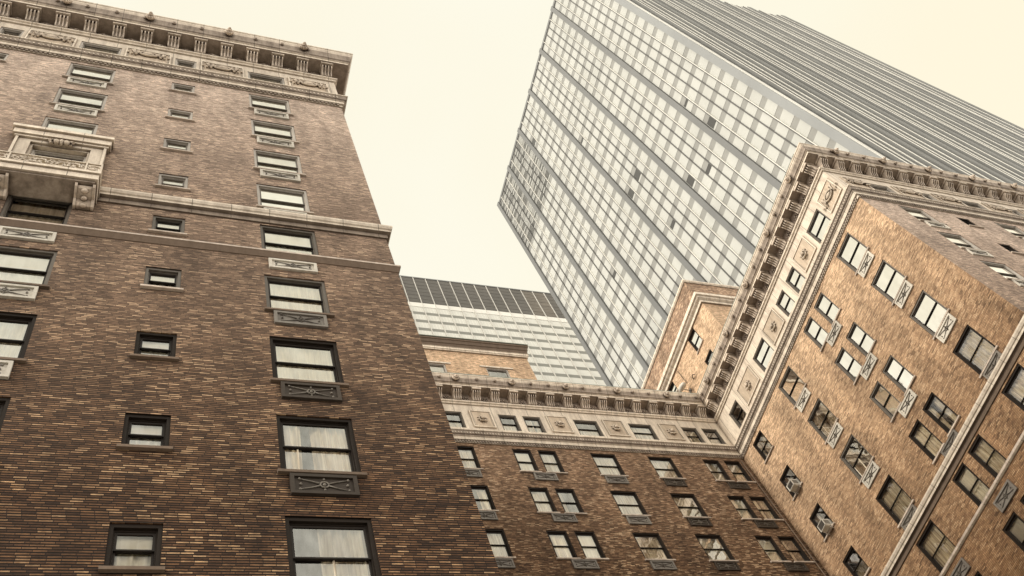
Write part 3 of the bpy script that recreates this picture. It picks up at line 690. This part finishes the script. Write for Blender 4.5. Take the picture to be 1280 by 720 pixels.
for a, c_, z0, z1 in po:
    window(right, 'f', CY, (a+c_)/2, z1, round(c_-a,3), 2.0, 'shade' if a < 20 else None, 1, 'wframe_pale', 'glass')
    b = MB(); b.box(-1.28,1.28,-.06,.02,0,.16); put('lintel', b.mesh('lintel', M['terra']), right, (a+c_)/2, CY, z1+.003)
b = MB(); b.box(17.0,21.5,BY-.85,BY-.65,47.34,47.50); put('roof_flashing', b.mesh('roof_flashing', M['copper']), right, 0, 0, 0)

# ================================================================== air conditioners and roof lamp
def ac_unit(k, label, style):
    t = thing('air_conditioner', label, 'air conditioner', (RX-.02, 28.12, ROW(k)-1.65+EYE+.02), group='air conditioners in the court windows')
    b = MB(); b.box(-.27,.27,-.42,.16,0,.44); b.box(-.29,.29,-.44,-.42,0,.03); b.box(-.29,.29,-.44,-.42,.41,.44); b.box(-.29,-.26,-.44,-.42,.03,.41); b.box(.26,.29,-.44,-.42,.03,.41)
    link('housing', b.mesh('housing', M['ac_white']), t, rz=R90)
    b = MB()
    if style: b.box(-.24,.24,-.428,-.423,.05,.39)
    else:
        for j in range(8): b.box(-.22,.22,-.432,-.422,.06+j*.04,.08+j*.04)
    for j in range(5):
        for s in (-1,1): b.box(min(s*.271,s*.276),max(s*.271,s*.276),-.38,-.05,.08+j*.06,.11+j*.06)
    link('grille', b.mesh('grille', M['ac_dark']), t, rz=R90)
    b = MB(); b.tube([(-.24,-.36,-.01),(-.24,-.02,-.20)], .018, 5); b.tube([(.24,-.36,-.01),(.24,-.02,-.20)], .018, 5); b.box(-.26,.26,-.40,-.02,-.025,-.003)
    link('support_bracket', b.mesh('support_bracket', M['ac_white']), t, rz=R90)
ac_unit(1, 'white window air conditioner in second window down beside the court corner', 0)
ac_unit(2, 'window air conditioner with dark grille in third window down beside the court corner', 1)
t = thing('roof_lamp', 'pale drum floodlight on penthouse wall just above the court corner cornice', 'floodlight', (PX0-.02, 33.25, 54.3+EYE))
b = MB(); b.tube([(0,0,-.1),(-.35,0,-.05),(-.6,.05,.1)], .035, 6); b.box(-.03,.0,-.12,.12,-.25,.1); link('arm', b.mesh('arm', M['iron_mid']), t)
b = MB(); b.tube([(-.62,-.42,.02),(-.62,-.36,.1),(-.62,-.1,.2),(-.62,.2,.22),(-.62,.4,.16)], [.14,.20,.22,.2,.1], 10); link('casing', b.mesh('casing', M['ac_white'], True), t)
b = MB(); b.tube([(0,-.12,2.4),(-.02,-.13,1.6),(-.05,-.2,.7),(-.3,-.1,.3)], .02, 5); b.tube([(0,-.9,.1),(-.15,-1.1,.16),(-.2,-1.3,.1),(-.1,-1.4,-.02)], .03, 5); link('cable', b.mesh('cable', M['ac_dark']), t)

# ================================================================== camera maths (used only to choose which far windows become single parts)
CR = ((0.93212358,-0.25577787,-0.25636557),(0.11017612,0.87465512,-0.47205895),(0.34497369,0.41177191,0.84346728)); CF = 1203.776
def px(x, y, z):
    c = [row[0]*x+row[1]*y+row[2]*z for row in CR]
    return (c[0]/c[2]*CF+640, c[1]/c[2]*CF+360) if c[2] > 0 else (-9, -9)

# ================================================================== GLASS TOWER
TX = 72.0; TY = 20.55; TZ = 198.9; PIT = 4.17
tower = thing('office_tower', 'tall pale glass skyscraper with grey vertical piers rising behind the right brick hotel', 'skyscraper', (95, 50, 0))
band = [(24.0+10.4*i)*.878 for i in range(7)]; FEY = band[6]+.55
fband = [TX+.5+9.0*i for i in range(7)]; FEX = fband[6]+.6
b = MB(); b.box(TX+.30,FEX-.1,TY+.30,FEY-.1,-EYE,TZ-.4); put('core', b.mesh('core', M['t_span']), tower, 0, 0, 0)
b = MB(); b.box(TX+.05,FEX,TY+.05,FEY,TZ-.9,TZ); put('roof_parapet', b.mesh('roof_parapet', M['t_pier']), tower, 0, 0, 0)
for i, c in enumerate(band):
    b = MB()
    if i == 0: b.box(TX-.14,TX+.28,TY-.05,c+.55,-EYE,TZ); mtl = 't_cap'
    else: b.box(TX-.14,TX+.28,c-.46,c+.46,-EYE,TZ); mtl = 't_pier'
    put('pier', b.mesh('pier', M[mtl]), tower, 0, 0, 0)
for i, c in enumerate(fband[1:]):
    b = MB(); b.box(c-.5,c+.5,TY-.30,TY+.28,-EYE,TZ); put('pier', b.mesh('pier', M['t_mull_mid']), tower, 0, 0, 0)
wins = []; darks = set(); rr = random.Random(8)
spans = MB(); mull1 = []
floors = [135.47+PIT*(n+.5) for n in range(-32, 15)]
for i in range(6):
    y0 = band[i]+(.55 if i == 0 else .5); y1 = band[i+1]-.5; bw = (y1-y0)/5
    for k in range(1, 5):
        y = y0+bw*k; bold = k in (1, 4)
        b = MB()
        if bold: b.box(TX-.10,TX+.27,y-.045,y+.045,-EYE,TZ-1); put('mullion', b.mesh('mullion', M['t_mull']), tower, 0, 0, 0); b2 = MB(); b2.box(TX-.04,TX+.27,y+.048,y+.22,-EYE,TZ-1); put('mullion_shade_line', b2.mesh('mullion_shade_line', M['t_mull_dark']), tower, 0, 0, 0)  # dark strip beside each bold mullion stands in for its shading line
        else: b.box(TX+.05,TX+.27,y-.085,y+.085,-EYE,TZ-1); put('mullion', b.mesh('mullion', M['t_mull_dark']), tower, 0, 0, 0)
    for k in range(5):
        for z in floors:
            a = y0+bw*k+.06; c = y0+bw*(k+1)-.06
            if z+1.4 > TZ-1: continue
            louv = i >= 4 and z > TZ-24
            wins.append((a, c, z-1.38, z+1.38, louv))
for a, c, z0, z1, lv in wins: spans.quad((TX+.20,a,z1),(TX+.20,c,z1),(TX+.20,c,z1+1.41),(TX+.20,a,z1+1.41))
put('spandrel', spans.mesh('spandrel', M['t_span']), tower, 0, 0, 0)
def vis(wn):
    x, y = px(TX, (wn[0]+wn[1])/2, (wn[2]+wn[3])/2)
    return 0 < y < 470 and x < 1001-126*(y-180)/315-14 and x > 600 if y > 180 else (0 < y and x > 600 and x < 1270)
cand = sorted([w for w in wins if vis(w) and not w[4]], key=lambda w: (w[0]**2+w[2]**2))
single = set(id(w) for w in cand[:100])
rest = MB()
dark_px = [(858,128),(892,135),(887,150),(843,174),(842,283),(834,296),(795,216),(788,240),(726,173),(771,345),(762,405),(672,158),(667,176),(868,205),(884,210),(860,222),(849,255),(810,264)]
def near_dark(w):
    x, y = px(TX, (w[0]+w[1])/2, (w[2]+w[3])/2)
    return any(abs(x-a) < 4 and abs(y-b_) < 4.5 for a, b_ in dark_px)
for w in wins:
    a, c, z0, z1, lv = w; dk = near_dark(w) and rr.random() < .6
    if id(w) in single:
        b = MB(); b.box(TX+.17,TX+.21,a,c,z0,z1,0)
        if dk: b.box(TX+.14,TX+.168,a+.05,c-.05,z1-(z1-z0)*rr.choice((.3,.4,.4,.8)),z1-.05,1)
        put('window', b.mesh('window', [M['t_glass'], M['t_dark']]), tower, 0, 0, 0); continue
    if lv:
        q = 4
        for j in range(q):
            zz = z0+(z1-z0)*j/q; rest.quad((TX+.12,a,zz),(TX+.12,c,zz),(TX+.12,c,zz+.34),(TX+.12,a,zz+.34),1 if rr.random() < .55 else 0)
        continue
    rest.quad((TX+.17,a,z0),(TX+.17,c,z0),(TX+.17,c,z1),(TX+.17,a,z1),0)
    if dk: zd = z1-(z1-z0)*rr.choice((.3,.4,.4,.8)); rest.quad((TX+.15,a+.05,zd),(TX+.15,c-.05,zd),(TX+.15,c-.05,z1-.05),(TX+.15,a+.05,z1-.05),1)
b = MB(); b.box(TX+.283,TX+1.0,TY-.10,TY+.28,-EYE,TZ); put('corner_strip', b.mesh('corner_strip', M['t_mull']), tower, 0, 0, 0)
# street side of the tower: the same grid of deep ribs
sp2 = MB()
for i in range(6):
    x0 = fband[i]+.5; x1 = fband[i+1]-.5; bw = (x1-x0)/5
    for k in range(1, 5):
        x = x0+bw*k; bold = k in (1, 4); b = MB()
        pr = .36 if bold else .19; b.box(x-.07,x+.07,TY-pr+.06,TY+.27,-EYE,TZ-1,1); b.box(x-.09,x+.09,TY-pr,TY-pr+.057,-EYE,TZ-1,0); b.box(x+.75,x+.81,TY-.05,TY+.12,-EYE,TZ-1,0); put('mullion', b.mesh('mullion', [M['t_mull'], M['t_mull_mid']]), tower, 0, 0, 0)
    for k in range(5):
        a = x0+bw*k+.08; c = x0+bw*(k+1)-.08
        for z in floors:
            if z+1.4 > TZ-1: continue
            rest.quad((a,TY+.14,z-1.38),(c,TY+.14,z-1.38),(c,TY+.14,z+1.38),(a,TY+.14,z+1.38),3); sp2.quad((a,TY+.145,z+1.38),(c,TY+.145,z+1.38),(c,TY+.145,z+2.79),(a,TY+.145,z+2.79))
put('spandrel', sp2.mesh('spandrel', M['t_pier']), tower, 0, 0, 0)
o = put('window', rest.mesh('window', [M['t_glass'], M['t_dark'], M['t_span'], M['t_glass2']]), tower, 0, 0, 0); o['kind'] = 'stuff'

# ================================================================== FAR OFFICE BLOCK
OY = 125.0; OZ = 255.2; MP = 3.905; OX0 = 68.27-MP*5; NB = 21
office = thing('office_block', 'flat roofed office block with dark louvre band, between brick hotel and glass tower', 'office building', (86, 140, 0))
b = MB(); b.box(OX0,OX0+MP*NB,OY+.2,OY+40,-EYE,OZ-.2); put('core', b.mesh('core', M['o_span']), office, 0, 0, 0)
b = MB(); b.box(OX0-.1,OX0+MP*NB+.1,OY-.05,OY+40.1,OZ-.15,OZ+.45); put('roof_edge', b.mesh('roof_edge', M['t_pier']), office, 0, 0, 0)
b = MB(); b.box(OX0,OX0+MP*NB,OY+.02,OY+.19,236.95,239.3); put('pale_band', b.mesh('pale_band', M['t_mull']), office, 0, 0, 0)
for k in range(NB+1):
    x = OX0+MP*k; b = MB(); b.box(x-.09,x+.09,OY-.16,OY+.19,-EYE,OZ-.2); put('mullion', b.mesh('mullion', M['o_mull']), office, 0, 0, 0)
for k in range(NB):
    x = OX0+MP*k; b = MB(); b.box(x+.15,x+MP-.15,OY+.06,OY+.18,239.32,OZ-.2)
    for j in range(7): b.box(x+.15,x+MP-.15,OY+.02,OY+.058,239.6+j*2.2,239.75+j*2.2)
    put('louvre_panel', b.mesh('louvre_panel', M['o_louvre_b' if 68.27+MP*9.5 < x < 68.27+MP*11.5 else 'o_louvre']), office, 0, 0, 0)
rest = MB(); sp = MB(); cnt = 0
for j in range(52):
    z1 = 236.95-4.5*j; z0 = z1-2.95
    for k in range(NB):
        x = OX0+MP*k; a, c = x+.15, x+MP-.15
        sp.quad((a,OY+.13,z0-1.548),(c,OY+.13,z0-1.548),(c,OY+.13,z0-.004),(a,OY+.13,z0-.004))
        if 5 <= k < 14 and 0 <= j < 11 and cnt < 100:
            cnt += 1; b = MB(); b.box(a,c,OY+.125,OY+.18,z0,z1,0)
            for q in range(1, 4): b.box(a+(c-a)*q/4-.03,a+(c-a)*q/4+.03,OY+.10,OY+.122,z0,z1,1)
            if rr.random() < .05: b.box(a+.3,a+2.2,OY+.09,OY+.122,z0+.1,z0+.9,2)
            put('window', b.mesh('window', [M['o_glass'], M['t_mull'], M['t_dark']]), office, 0, 0, 0)
        else: rest.quad((a,OY+.125,z0),(c,OY+.125,z0),(c,OY+.125,z1),(a,OY+.125,z1))
put('spandrel', sp.mesh('spandrel', M['o_span']), office, 0, 0, 0)
o = put('window', rest.mesh('window', M['o_glass']), office, 0, 0, 0); o['kind'] = 'stuff'

# ------------------------------------------------------------------ sky, sun, camera
SUN_EL = math.radians(42); SUN_DIR = Vector((-.97, -.2, 0)).normalized()
w = bpy.data.worlds.new('World'); bpy.context.scene.world = w; w.use_nodes = True; nt = w.node_tree; nt.nodes.clear()
sky = N(nt, 'ShaderNodeTexSky'); sky.sky_type = 'NISHITA'; sky.sun_disc = False; sky.sun_elevation = SUN_EL; sky.sun_rotation = math.atan2(SUN_DIR.x, SUN_DIR.y)
sky.dust_density = 4.0; sky.air_density = 1.0
tc = N(nt, 'ShaderNodeTexCoord'); sx = N(nt, 'ShaderNodeSeparateXYZ'); L(nt, tc.outputs['Generated'], sx.inputs[0])
veil = ramp_(nt, sx.outputs[2], [(0.0,(24,21.8,19.8)),(.5,(22,20.1,17.9)),(.66,(11.2,10.35,8.3)),(.82,(10.8,10.3,8.4)),(1.0,(10.7,10.3,8.6))])
cl = noise_(nt, tc.outputs['Generated'], 2.2, 3, .5)
veil = mix_(nt, 1.0, veil, ramp_(nt, cl, [(.34,(.99,.97,.93)),(.66,(1.0,1.015,1.05))]), 'MULTIPLY')
c = mix_(nt, .92, sky.outputs[0], veil)
bg = N(nt, 'ShaderNodeBackground', Strength=.1); L(nt, c, bg.inputs[0]); o = N(nt, 'ShaderNodeOutputWorld'); L(nt, bg.outputs[0], o.inputs[0])
ld = bpy.data.lights.new('sun', 'SUN'); ld.energy = 2.8; ld.angle = math.radians(14); ld.color = (1,.91,.79)
lo = bpy.data.objects.new('sun', ld); COL.objects.link(lo)
d = Vector((SUN_DIR.x*math.cos(SUN_EL), SUN_DIR.y*math.cos(SUN_EL), math.sin(SUN_EL)))
lo.location = d*100; lo.rotation_euler = d.to_track_quat('Z', 'Y').to_euler()
cd = bpy.data.cameras.new('camera'); cd.sensor_width = 36; cd.lens = CF/1280*36; cd.clip_end = 5000
cam = bpy.data.objects.new('camera', cd); COL.objects.link(cam)
m3 = Matrix(((CR[0][0],-CR[1][0],-CR[2][0]),(CR[0][1],-CR[1][1],-CR[2][1]),(CR[0][2],-CR[1][2],-CR[2][2])))
cam.matrix_world = Matrix.Translation((0,0,EYE)) @ m3.to_4x4()
sc = bpy.context.scene; sc.camera = cam
sc.view_settings.view_transform = 'Standard'; sc.view_settings.look = 'None'; sc.view_settings.exposure = 0
sc.cycles.max_bounces = 6; sc.cycles.transparent_max_bounces = 12
